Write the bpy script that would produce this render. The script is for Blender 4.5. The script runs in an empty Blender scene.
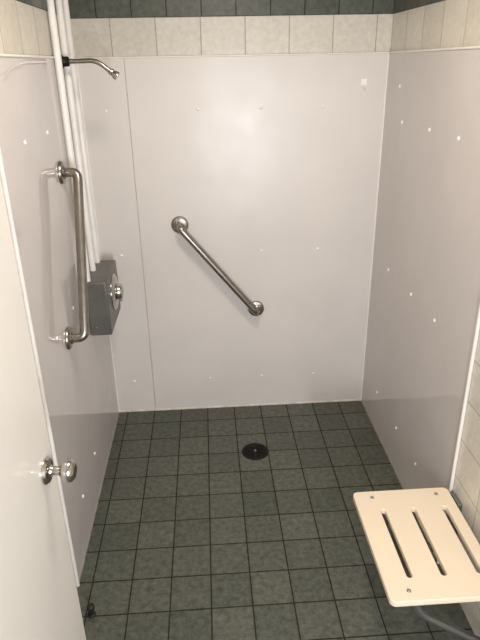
import bpy, bmesh, math, random
from mathutils import Vector, Matrix
random.seed(4)
W=1.30; ZP=1.705; ZT=1.85; YE=-1.11; CEIL=2.40; YR=-3.3
scene=bpy.context.scene
col=scene.collection
scene.view_settings.view_transform='Standard'

# ---------------------------------------------------------------- materials
def new_mat(name):
    m=bpy.data.materials.new(name); m.use_nodes=True
    nt=m.node_tree; b=nt.nodes['Principled BSDF']
    return m,nt,b
def noise_mix(nt,c1,c2,scale,detail=4,vec=None,lo=.35,hi=.65):
    n=nt.nodes.new('ShaderNodeTexNoise'); n.inputs['Scale'].default_value=scale; n.inputs['Detail'].default_value=detail
    r=nt.nodes.new('ShaderNodeMapRange'); r.inputs[1].default_value=lo; r.inputs[2].default_value=hi
    nt.links.new(n.outputs['Fac'],r.inputs[0])
    if vec: nt.links.new(vec,n.inputs['Vector'])
    m=nt.nodes.new('ShaderNodeMix'); m.data_type='RGBA'
    m.inputs[6].default_value=(*c1,1); m.inputs[7].default_value=(*c2,1)
    nt.links.new(r.outputs[0],m.inputs[0])
    return m.outputs[2],n
def simple(name,c,rough=.5,metal=0,var=.08,scale=12,bump=0,bscale=80,coat=0):
    m,nt,b=new_mat(name)
    tc=nt.nodes.new('ShaderNodeTexCoord')
    c2=tuple(x*(1-var) for x in c)
    o,n=noise_mix(nt,c,c2,scale,vec=tc.outputs['Object'])
    nt.links.new(o,b.inputs['Base Color'])
    b.inputs['Roughness'].default_value=rough; b.inputs['Metallic'].default_value=metal
    b.inputs['Coat Weight'].default_value=coat
    if bump:
        n2=nt.nodes.new('ShaderNodeTexNoise'); n2.inputs['Scale'].default_value=bscale
        nt.links.new(tc.outputs['Object'],n2.inputs['Vector'])
        bp=nt.nodes.new('ShaderNodeBump'); bp.inputs['Strength'].default_value=bump; bp.inputs['Distance'].default_value=.002
        nt.links.new(n2.outputs['Fac'],bp.inputs['Height']); nt.links.new(bp.outputs['Normal'],b.inputs['Normal'])
    return m
def tile_mat(name,axes,off,bw,bh,c1,c2,grout,rough=.3,mortar=.0035,mott=.25,bump=.6):
    m,nt,b=new_mat(name)
    tc=nt.nodes.new('ShaderNodeTexCoord'); sp=nt.nodes.new('ShaderNodeSeparateXYZ'); cb=nt.nodes.new('ShaderNodeCombineXYZ')
    nt.links.new(tc.outputs['Object'],sp.inputs[0])
    for i,(a,o) in enumerate(zip(axes,off)):
        ad=nt.nodes.new('ShaderNodeMath'); ad.operation='ADD'; ad.inputs[1].default_value=o
        nt.links.new(sp.outputs[a],ad.inputs[0]); nt.links.new(ad.outputs[0],cb.inputs[i])
    br=nt.nodes.new('ShaderNodeTexBrick'); br.offset=0; br.squash=1
    nt.links.new(cb.outputs[0],br.inputs['Vector'])
    for k,v in (('Scale',1),('Mortar Size',mortar),('Mortar Smooth',.3),('Bias',0),('Brick Width',bw),('Row Height',bh)): br.inputs[k].default_value=v
    br.inputs['Color1'].default_value=(*c1,1); br.inputs['Color2'].default_value=(*c2,1); br.inputs['Mortar'].default_value=(*grout,1)
    n=nt.nodes.new('ShaderNodeTexNoise'); n.inputs['Scale'].default_value=45; n.inputs['Detail'].default_value=8; n.inputs['Roughness'].default_value=.78
    nt.links.new(tc.outputs['Object'],n.inputs['Vector'])
    mr=nt.nodes.new('ShaderNodeMapRange'); mr.inputs[1].default_value=.32; mr.inputs[2].default_value=.68; mr.inputs[3].default_value=1-mott; mr.inputs[4].default_value=1+mott
    nt.links.new(n.outputs['Fac'],mr.inputs[0])
    mx=nt.nodes.new('ShaderNodeMix'); mx.data_type='RGBA'; mx.blend_type='MULTIPLY'; mx.inputs[0].default_value=1
    nt.links.new(br.outputs['Color'],mx.inputs[6]); nt.links.new(mr.outputs[0],mx.inputs[7])
    nt.links.new(mx.outputs[2],b.inputs['Base Color'])
    rr=nt.nodes.new('ShaderNodeMapRange'); rr.inputs[3].default_value=rough; rr.inputs[4].default_value=.9
    nt.links.new(br.outputs['Fac'],rr.inputs[0]); nt.links.new(rr.outputs[0],b.inputs['Roughness'])
    inv=nt.nodes.new('ShaderNodeMath'); inv.operation='SUBTRACT'; inv.inputs[0].default_value=1; nt.links.new(br.outputs['Fac'],inv.inputs[1])
    sc=nt.nodes.new('ShaderNodeMath'); sc.operation='MULTIPLY_ADD'; sc.inputs[1].default_value=.12
    nt.links.new(n.outputs['Fac'],sc.inputs[0]); nt.links.new(inv.outputs[0],sc.inputs[2])
    bp=nt.nodes.new('ShaderNodeBump'); bp.inputs['Strength'].default_value=bump; bp.inputs['Distance'].default_value=.003
    nt.links.new(sc.outputs[0],bp.inputs['Height']); nt.links.new(bp.outputs['Normal'],b.inputs['Normal'])
    return m
def panel_mat(name,c,rough):
    m,nt,b=new_mat(name)
    tc=nt.nodes.new('ShaderNodeTexCoord')
    o,n=noise_mix(nt,c,tuple(x*.93 for x in c),3,vec=tc.outputs['Object'],lo=.3,hi=.7)
    nt.links.new(o,b.inputs['Base Color'])
    n1=nt.nodes.new('ShaderNodeTexNoise'); n1.inputs['Scale'].default_value=6; nt.links.new(tc.outputs['Object'],n1.inputs['Vector'])
    mr=nt.nodes.new('ShaderNodeMapRange'); mr.inputs[3].default_value=rough*.8; mr.inputs[4].default_value=rough*1.2
    nt.links.new(n1.outputs['Fac'],mr.inputs[0]); nt.links.new(mr.outputs[0],b.inputs['Roughness'])
    n2=nt.nodes.new('ShaderNodeTexNoise'); n2.inputs['Scale'].default_value=5; n2.inputs['Detail'].default_value=1; nt.links.new(tc.outputs['Object'],n2.inputs['Vector'])
    bp=nt.nodes.new('ShaderNodeBump'); bp.inputs['Strength'].default_value=.25; bp.inputs['Distance'].default_value=.01
    nt.links.new(n2.outputs['Fac'],bp.inputs['Height']); nt.links.new(bp.outputs['Normal'],b.inputs['Normal'])
    return m
GREEN1=(.070,.078,.060);GREEN2=(.102,.108,.086);GROUTG=(.018,.017,.013)
CR1=(.60,.56,.48);CR2=(.70,.66,.58);GROUTC=(.38,.35,.29)
M_floor=tile_mat('green_floor_tile',(0,1),(-.05+1.4,.12+4.2),.14,.14,GREEN1,GREEN2,GROUTG,rough=.5,mott=.6,mortar=.003)
M_tback=tile_mat('cream_tile_back',(0,2),(-.13+1.8,-ZP+1.45),.182,.145,CR1,CR2,GROUTC,mott=.12,mortar=.002)
M_tside=tile_mat('cream_tile_side',(1,2),(3.64,-ZP+1.45+.29),.182,.145,CR1,CR2,GROUTC,mott=.12,mortar=.002)
M_gback=tile_mat('green_tile_back',(0,2),(-.08+1.8,-ZT+1.4),.14,.14,GREEN1,GREEN2,GROUTG,mortar=.002,mott=.4)
M_gside=tile_mat('green_tile_side',(1,2),(4.2,-ZT+1.4),.14,.14,GREEN1,GREEN2,GROUTG,mortar=.002,mott=.4)
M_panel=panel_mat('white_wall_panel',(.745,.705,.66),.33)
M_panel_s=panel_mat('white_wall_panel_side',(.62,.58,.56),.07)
M_trim=simple('white_trim',(.86,.83,.77),.35)
M_caulk=simple('caulk',(.72,.68,.60),.6,var=.3,scale=20)
M_caulk2=simple('dark_caulk',(.38,.35,.30),.6,var=.4,scale=20)  # darker caulk tone along the side-wall floor edges
M_paint=simple('white_paint',(.72,.69,.63),.5,var=.05,scale=3)
M_door=simple('door_paint',(.76,.72,.65),.2,var=.04,scale=4,bump=.1,bscale=20)
M_steel=simple('brushed_steel',(.38,.35,.31),.3,1,var=.2,scale=25)
M_chrome=simple('satin_chrome',(.56,.54,.50),.2,1,var=.08)
M_box=simple('grey_metal_box',(.15,.15,.138),.38,.35,var=.2,scale=14)
M_pipe=simple('white_pipe',(.86,.84,.79),.3)
M_screw=simple('screw_cap',(.92,.91,.89),.15)
M_dark=simple('dark_cast_iron',(.018,.017,.016),.5,.6,var=.3,scale=40)
M_black=simple('black_rubber',(.012,.012,.012),.6)
M_seat=simple('cream_phenolic',(.88,.75,.57),.4,var=.03,scale=5)
M_alu=simple('aluminium',(.30,.31,.31),.4,.9,var=.1)
M_tab=simple('glossy_white',(.95,.95,.97),.08)

# ---------------------------------------------------------------- mesh helpers
def obj(name,bm,mat,parent=None,smooth=True,bevel=0):
    bmesh.ops.recalc_face_normals(bm,faces=bm.faces)
    me=bpy.data.meshes.new(name); bm.to_mesh(me); bm.free()
    mats=mat if isinstance(mat,(list,tuple)) else [mat]
    for m in mats: me.materials.append(m)
    o=bpy.data.objects.new(name,me); col.objects.link(o)
    if parent: o.parent=parent
    if bevel:
        b=o.modifiers.new('bev','BEVEL'); b.width=bevel; b.segments=3; b.limit_method='ANGLE'
    if smooth:
        for p in me.polygons: p.use_smooth=True
        try: me.set_sharp_from_angle(angle=math.radians(35))
        except Exception: pass
    return o
def bbox(bm,a,b,mi=0):
    r=bmesh.ops.create_cube(bm,size=1)
    for v in r['verts']:
        v.co=Vector([a[i]+(v.co[i]+.5)*(b[i]-a[i]) for i in range(3)])
    for f in {f for v in r['verts'] for f in v.link_faces}: f.material_index=mi
    return r['verts']
def box(name,a,b,mat,parent=None,bevel=0):
    bm=bmesh.new(); bbox(bm,a,b); return obj(name,bm,mat,parent,smooth=bool(bevel),bevel=bevel)
def empty(name):
    e=bpy.data.objects.new(name,None); e.empty_display_size=.05; col.objects.link(e); return e
def frame(d):
    d=d.normalized(); up=Vector((0,0,1)) if abs(d.z)<.9 else Vector((0,1,0))
    u=d.cross(up).normalized(); return u,d.cross(u).normalized()
def lathe(bm,base,axis,prof,n=40,mi=0):
    """prof: list of (radius,distance along axis)"""
    base=Vector(base);axis=Vector(axis).normalized();u,v=frame(axis);rings=[]
    for r,h in prof:
        c=base+axis*h
        if r<1e-6: rings.append([bm.verts.new(c)])
        else: rings.append([bm.verts.new(c+(u*math.cos(2*math.pi*i/n)+v*math.sin(2*math.pi*i/n))*r) for i in range(n)])
    for a,b in zip(rings,rings[1:]):
        for i in range(n):
            j=(i+1)%n
            fs=[a[i],a[j],b[j],b[i]] if len(a)>1 and len(b)>1 else ([a[0],b[j],b[i]] if len(a)==1 else [a[i],a[j],b[0]])
            f=bm.faces.new(fs); f.material_index=mi
    for rg in (rings[0],rings[-1]):
        if len(rg)>1: bm.faces.new(rg).material_index=mi
def fillet(pts,r,n=8):
    pts=[Vector(p) for p in pts]; out=[pts[0]]
    for a,b,c in zip(pts,pts[1:],pts[2:]):
        d1=(a-b).normalized();d2=(c-b).normalized();rr=min(r,(a-b).length*.49,(c-b).length*.49)
        p=b+d1*rr;q=b+d2*rr
        for i in range(n+1):
            t=i/n; out.append(p*(1-t)**2+b*2*t*(1-t)+q*t*t)
    out.append(pts[-1]); return out
def tube(bm,pts,r,n=20,mi=0):
    pts=[Vector(p) for p in pts]; rings=[];u=None
    for i,p in enumerate(pts):
        t=((pts[i]-pts[i-1]).normalized() if i else Vector()) + ((pts[i+1]-pts[i]).normalized() if i<len(pts)-1 else Vector())
        t.normalize()
        if u is None: u,_=frame(t)
        u=(u-t*u.dot(t)).normalized(); v=t.cross(u)
        rings.append([bm.verts.new(p+(u*math.cos(2*math.pi*k/n)+v*math.sin(2*math.pi*k/n))*r) for k in range(n)])
    for a,b in zip(rings,rings[1:]):
        for k in range(n):
            bm.faces.new([a[k],a[(k+1)%n],b[(k+1)%n],b[k]]).material_index=mi
    bm.faces.new(rings[0]);bm.faces.new(rings[-1])
def screws(name,pts,axis,parent,mat=None,r=.0075):
    bm=bmesh.new()
    for p in pts: lathe(bm,p,axis,[(r,0),(r,.001),(r*.85,.0028),(r*.5,.0042),(0,.0048)],16)
    return obj(name,bm,mat or M_screw,parent)

# ---------------------------------------------------------------- room shell
T=.012
box('floor',(-.2,YR-.1,-.1),(W+.2,.12,0),M_floor)
box('ceiling',(-.2,YR-.1,CEIL),(W+.2,.12,CEIL+.1),M_paint)
def wall(name,a,b,z0,z1,mats):
    bm=bmesh.new()
    bbox(bm,(a[0],a[1],0),(b[0],b[1],ZP),0)
    bbox(bm,(a[0],a[1],ZP),(b[0],b[1],ZT),0)
    bbox(bm,(a[0],a[1],ZT),(b[0],b[1],CEIL),1)
    return obj(name,bm,mats,smooth=False)
wb=wall('wall_back',(-.11,T*.5,0),(W+.11,.12,0),0,0,[M_tback,M_gback])
wl=wall('wall_left',(-.11,YR,0),(-T*.5,T*.5,0),0,0,[M_tside,M_gside])
wr=wall('wall_right',(W+T*.5,YR,0),(W+.11,T*.5,0),0,0,[M_tside,M_gside])
box('wall_rear',(-.11,YR-.1,0),(W+.11,YR,CEIL),M_paint)
# panels (solid-surface shower lining)
box('lining_panel_corner',(-.004,0,.004),(.193,T*.5,ZP),M_panel,wb,bevel=.0012)
box('lining_panel_main',(.196,0,.004),(W+.004,T*.5,ZP),M_panel,wb,bevel=.0012)
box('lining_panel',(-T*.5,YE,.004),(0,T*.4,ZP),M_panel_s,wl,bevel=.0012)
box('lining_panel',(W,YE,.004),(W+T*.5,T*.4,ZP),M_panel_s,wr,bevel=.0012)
# trims
def quarter(name,pts,r,mat):
    bm=bmesh.new(); tube(bm,pts,r,14); return obj(name,bm,mat)
quarter('trim_1',[(.001,-.001,0.0),(.001,-.001,ZP)],.0055,M_trim)
quarter('trim_2',[(W-.001,-.001,0.0),(W-.001,-.001,ZP)],.0055,M_trim)
quarter('trim_3',[(0,0,ZP),(W,0,ZP)],.004,M_trim)
quarter('trim_4',[(0,YE,ZP),(0,0,ZP)],.004,M_trim)
quarter('trim_5',[(W,YE,ZP),(W,0,ZP)],.004,M_trim)
quarter('trim_6',[(0,YE,0),(0,YE,ZP)],.006,M_trim)
quarter('trim_7',[(W,YE,0),(W,YE,ZP)],.006,M_trim)
quarter('trim_8',[(.001,0,.002),(W,0,.002)],.006,M_caulk)
quarter('trim_9',[(0,YE,.001),(0,0,.001)],.003,M_caulk2)
quarter('trim_10',[(W,YE,.001),(W,0,.001)],.003,M_caulk2)
screws('panel_screws',[(x,0,z) for z in (1.50,.86,.18) for x in (.10,.49,.76,1.03)],(0,-1,0),wb)
screws('panel_screws',[(0,y,z) for z in (1.48,.86,.2) for y in (-.62,-.88)],(1,0,0),wl)
screws('panel_screws',[(W,y,z) for z in (1.45,.83,.2) for y in (-.25,-.55,-.8)]+[(W,-.18,1.58)],(-1,0,0),wr)

# ---------------------------------------------------------------- grab bars
def grab_bar(name,p0,p1,nrm,stand=.06,r=.0165):
    p0=Vector(p0);p1=Vector(p1);n=Vector(nrm)
    e=empty(name)
    bm=bmesh.new()
    path=fillet([p0+n*.006,p0+n*stand,p1+n*stand,p1+n*.006],.042,12)
    tube(bm,path,r,24)
    obj('bar',bm,M_steel,e)
    for k,p in enumerate((p0,p1)):
        bm=bmesh.new()
        lathe(bm,p+n*.0006,n,[(.040,0),(.040,.005),(.037,.010),(.030,.013),(.021,.014),(.021,.018),(.017,.02)],40)
        for a in range(3):
            u,v=frame(n);an=a*2.094+.5
            lathe(bm,p+(u*math.cos(an)+v*math.sin(an))*.029+n*.010,n,[(.0045,0),(.0045,.003),(0,.005)],12)
        obj('flange_%d'%(k+1),bm,M_steel,e)
grab_bar('grab_bar',(.382,0,1.0),(.732,0,.565),(0,-1,0))
grab_bar('grab_bar',(0,-.52,1.335),(0,-.755,.80),(1,0,0))

# ---------------------------------------------------------------- pipes
e=empty('water_pipes')
for i,(y,x) in enumerate(((-.385,.014),(-.255,.014),(-.145,.014))):
    bm=bmesh.new(); tube(bm,[(x,y,.8785),(x,y,CEIL-.02)],.0125,20); obj('pipe_%d'%(i+1),bm,M_pipe,e)
bm=bmesh.new()
for z in (2.1,): bbox(bm,(.0,-.40,z),(.006,-.13,z+.02))
obj('pipe_clips',bm,M_pipe,e,smooth=False,bevel=.002)

# ---------------------------------------------------------------- shower head
e=empty('shower_head')
bm=bmesh.new()
p=Vector((0.0005,-.318,1.692))
lathe(bm,p,(1,0,0),[(.024,0),(.024,.010),(.017,.020),(.017,.034),(.012,.038)],28)
obj('flange',bm,M_dark,e)
bm=bmesh.new()
tube(bm,fillet([p+Vector((.03,0,0)),p+Vector((.135,0,.002)),p+Vector((.180,0,-.035))],.03,8),.0085,18)
obj('arm',bm,M_steel,e)
bm=bmesh.new()
h=p+Vector((.178,0,-.033)); dr=Vector((.8,0,-.62))
lathe(bm,h,dr,[(.009,0),(.0125,.004),(.0125,.010),(.010,.013),(.013,.018),(.0155,.026),(.0155,.032),(.013,.034),(0,.033)],28)
obj('nozzle',bm,M_chrome,e)

# ---------------------------------------------------------------- valve
e=empty('shower_valve')
bm=bmesh.new()
v=bbox(bm,(0.0003,-.405,.640),(.090,-.110,.878))
o=obj('housing',bm,M_box,e,bevel=.007)
bm=bmesh.new()
c=Vector((.090,-.245,.775))
lathe(bm,c,(1,0,0),[(.080,0),(.080,.003),(.072,.009),(.052,.013),(.046,.014)],44)
obj('escutcheon',bm,M_chrome,e)
bm=bmesh.new()
lathe(bm,c+Vector((.012,0,0)),(1,0,0),[(.032,0),(.036,.004),(.036,.016),(.031,.024),(.012,.028),(0,.029)],36)
tube(bm,[c+Vector((.024,0,0)),c+Vector((.030,-.018,-.022)),c+Vector((.032,-.026,-.038))],.0065,14)
obj('handle',bm,M_chrome,e)
screws('cover_screws',[(.03,-.405,.68),(.03,-.405,.855)],(0,-1,0),e,M_steel,.004)

# ---------------------------------------------------------------- floor drain
e=empty('floor_drain'); c=Vector((.69,-.40,0))
bm=bmesh.new(); lathe(bm,c,(0,0,1),[(.064,0.0005),(.064,.003),(.060,.005),(.054,.005),(.053,.002),(0,.0018)],48); obj('rim',bm,M_dark,e)
bm=bmesh.new()
for k in range(-4,5):
    w=math.sqrt(max(0,.052**2-(k*.011)**2)); bbox(bm,(c.x-w,c.y+k*.011-.0028,.002),(c.x+w,c.y+k*.011+.0028,.005))
bbox(bm,(c.x-.003,c.y-.052,.002),(c.x+.003,c.y+.052,.0049))
obj('grate',bm,M_dark,e,smooth=False)
screws('grate_screw',[(c.x,c.y,.005)],(0,0,1),e,M_steel,.006)

# ---------------------------------------------------------------- folding seat
e=empty('folding_shower_seat')
sx0,sx1,sy0,sy1,sz=.956,1.278,-1.552,-1.120,.358
cu=bpy.data.curves.new('seatc','CURVE'); cu.dimensions='2D'; cu.fill_mode='BOTH'; cu.extrude=.0075; cu.bevel_depth=.002; cu.bevel_resolution=2
def poly(pts):
    s=cu.splines.new('POLY'); s.points.add(len(pts)-1)
    for q,p in zip(s.points,pts): q.co=(p[0],p[1],0,1)
    s.use_cyclic_u=True
def rr(x0,x1,y0,y1,r,n=8):
    out=[]
    for cx,cy,a0 in ((x1-r,y1-r,0),(x0+r,y1-r,90),(x0+r,y0+r,180),(x1-r,y0+r,270)):
        for i in range(n+1):
            a=math.radians(a0+90*i/n); out.append((cx+r*math.cos(a),cy+r*math.sin(a)))
    return out
poly(rr(sx0+.002,sx1-.002,sy0+.002,sy1-.002,.016))
for x in (1.034,1.132,1.234): poly(rr(x-.0105,x+.0105,-1.478,-1.205,.0100))
tmp=bpy.data.objects.new('tmp',cu); col.objects.link(tmp)
dg=bpy.context.evaluated_depsgraph_get(); dg.update()
me=bpy.data.meshes.new_from_object(tmp.evaluated_get(dg)); bpy.data.objects.remove(tmp)
me.name='seat_board'; me.materials.clear(); me.materials.append(M_seat)
o=bpy.data.objects.new('seat_board',me); o.location=(0,0,sz-.0095); col.objects.link(o); o.parent=e
screws('seat_screws',[(x,y,sz) for x in (1.015,1.230) for y in (-1.520,-1.152)],(0,0,1),e,M_alu,.006)
bm=bmesh.new(); zb=sz-.019
for y in (-1.515,-1.165): bbox(bm,(sx0+.015,y-.0125,zb-.024),(W-.006,y+.0125,zb))
bbox(bm,(sx0+.010,-1.515,zb-.022),(sx0+.035,-1.165,zb-.002))
obj('frame_rails',bm,M_alu,e,smooth=True,bevel=.003)
bm=bmesh.new()
for y in (-1.515,-1.165):
    bbox(bm,(W-.010,y-.028,.06),(W+.0055,y+.028,zb+.005))
    tube(bm,fillet([(1.03,y,zb-.02),(1.06,y,zb-.08),(W-.012,y,.10)],.05),.012,18)
tube(bm,[(1.07,-1.515,zb-.085),(1.07,-1.165,zb-.085)],.010,16)
obj('wall_brackets',bm,M_alu,e,bevel=.002)

# ---------------------------------------------------------------- door (opened against the left side)
e=empty('door_1')
ex,ey=.125,-1.49
hx,hy=.060,-2.38
dv=Vector((hx-ex,hy-ey,0)); Ld=dv.length; ang=math.atan2(dv.y,dv.x)
R=Matrix.Translation((ex,ey,0))@Matrix.Rotation(ang,4,'Z')   # local +x runs from free edge to hinge, local +y => world +x side
bm=bmesh.new(); bbox(bm,(0,-.04,.012),(Ld,0,2.03)); o=obj('door_slab',bm,M_door,e,bevel=.002); o.matrix_basis=R
bm=bmesh.new()
kb=(.052,0,.842)
lathe(bm,kb,(0,1,0),[(.031,0),(.031,.004),(.027,.009),(.014,.012),(.0105,.018),(.0105,.032),(.017,.037),(.0245,.044),(.0265,.052),(.0250,.060),(.019,.066),(.008,.068),(0,.068)],40)
o=obj('door_knob',bm,M_chrome,e); o.matrix_basis=R
bm=bmesh.new(); bbox(bm,(-.0012,-.032,.78),(.001,-.008,.89)); o=obj('latch_plate',bm,M_steel,e,smooth=False); o.matrix_basis=R
bm=bmesh.new()
for z in (.25,1.0,1.8): lathe(bm,(Ld+.004,-.003,z),(0,0,1),[(.006,0),(.006,.09)],14)
o=obj('hinges',bm,M_steel,e); o.matrix_basis=R

# door stop
e=empty('door_stop'); bm=bmesh.new()
lathe(bm,(.070,-1.235,0),(0,0,1),[(.014,0),(.014,.004),(.008,.007),(.008,.028),(.013,.03),(.013,.042),(.009,.046),(0,.047)],24)
obj('rubber_bumper',bm,M_black,e)

# small white tab with a bent prong on the back panel
e=empty('white_tab'); bm=bmesh.new()
bbox(bm,(1.188,-.004,1.58),(1.213,-.0003,1.606)); tube(bm,fillet([(1.2005,-.003,1.59),(1.2005,-.012,1.562),(1.2005,-.022,1.578)],.008),.0035,12)
obj('bent_tab',bm,M_tab,e,bevel=.001)

# ---------------------------------------------------------------- lamps
def lamp(name,c,sx,sy,power,colr):
    e=empty(name)
    bm=bmesh.new(); bbox(bm,(c[0]-sx/2-.02,c[1]-sy/2-.02,CEIL-.05),(c[0]+sx/2+.02,c[1]+sy/2+.02,CEIL)); obj('housing',bm,M_trim,e,bevel=.008)
    m,nt,b=new_mat(name+'_lens'); b.inputs['Emission Color'].default_value=(*colr,1); b.inputs['Emission Strength'].default_value=2
    bm=bmesh.new(); bbox(bm,(c[0]-sx/2,c[1]-sy/2,CEIL-.056),(c[0]+sx/2,c[1]+sy/2,CEIL-.048)); obj('lens',bm,m,e)
    l=bpy.data.lights.new(name+'_source','AREA'); l.shape='RECTANGLE'; l.size=sx; l.size_y=sy; l.energy=power; l.color=colr
    o=bpy.data.objects.new(name+'_source',l); o.location=(c[0],c[1],CEIL-.062); col.objects.link(o); o.parent=e
lamp('ceiling_light',(.62,-1.25),.28,.28,15.5,(1,.88,.75))
# added light strip out of view, put in to glow on the back panel
def glow_strip(name,x,z0,z1,wd,power,colr):
    e=empty(name)
    bm=bmesh.new(); bbox(bm,(x-wd/2-.012,YR,z0-.03),(x+wd/2+.012,YR+.04,z1+.03)); obj('housing',bm,M_trim,e,bevel=.006)
    m,nt,b=new_mat(name+'_lens'); b.inputs['Emission Color'].default_value=(*colr,1); b.inputs['Emission Strength'].default_value=2
    bm=bmesh.new(); bbox(bm,(x-wd/2,YR+.038,z0),(x+wd/2,YR+.048,z1)); obj('lens',bm,m,e)
    l=bpy.data.lights.new(name+'_source','AREA'); l.shape='RECTANGLE'; l.size=wd; l.size_y=z1-z0; l.energy=power; l.color=colr
    o=bpy.data.objects.new(name+'_source',l); o.location=(x,YR+.054,(z0+z1)/2); col.objects.link(o); o.parent=e
    o.rotation_euler=(math.radians(90),0,0)
glow_strip('rear_glow_helper',.86,.70,1.50,.06,34,(.90,.92,1.0))
w=bpy.data.worlds.new('w'); scene.world=w; w.use_nodes=True
w.node_tree.nodes['Background'].inputs[0].default_value=(.9,.92,1,1); w.node_tree.nodes['Background'].inputs[1].default_value=.1

# ---------------------------------------------------------------- camera
cam=bpy.data.cameras.new('camera'); co=bpy.data.objects.new('camera',cam); col.objects.link(co)
cam.sensor_fit='VERTICAL'; cam.sensor_height=24; cam.lens=573.77/640*24; cam.clip_start=.02
Rm=Matrix.Rotation(-.0541,4,'Z')@Matrix.Rotation(1.1499,4,'X')@Matrix.Rotation(-.0193,4,'Z')
co.matrix_world=Matrix.Translation((.5102,-2.6132,1.6759))@Rm
scene.camera=co
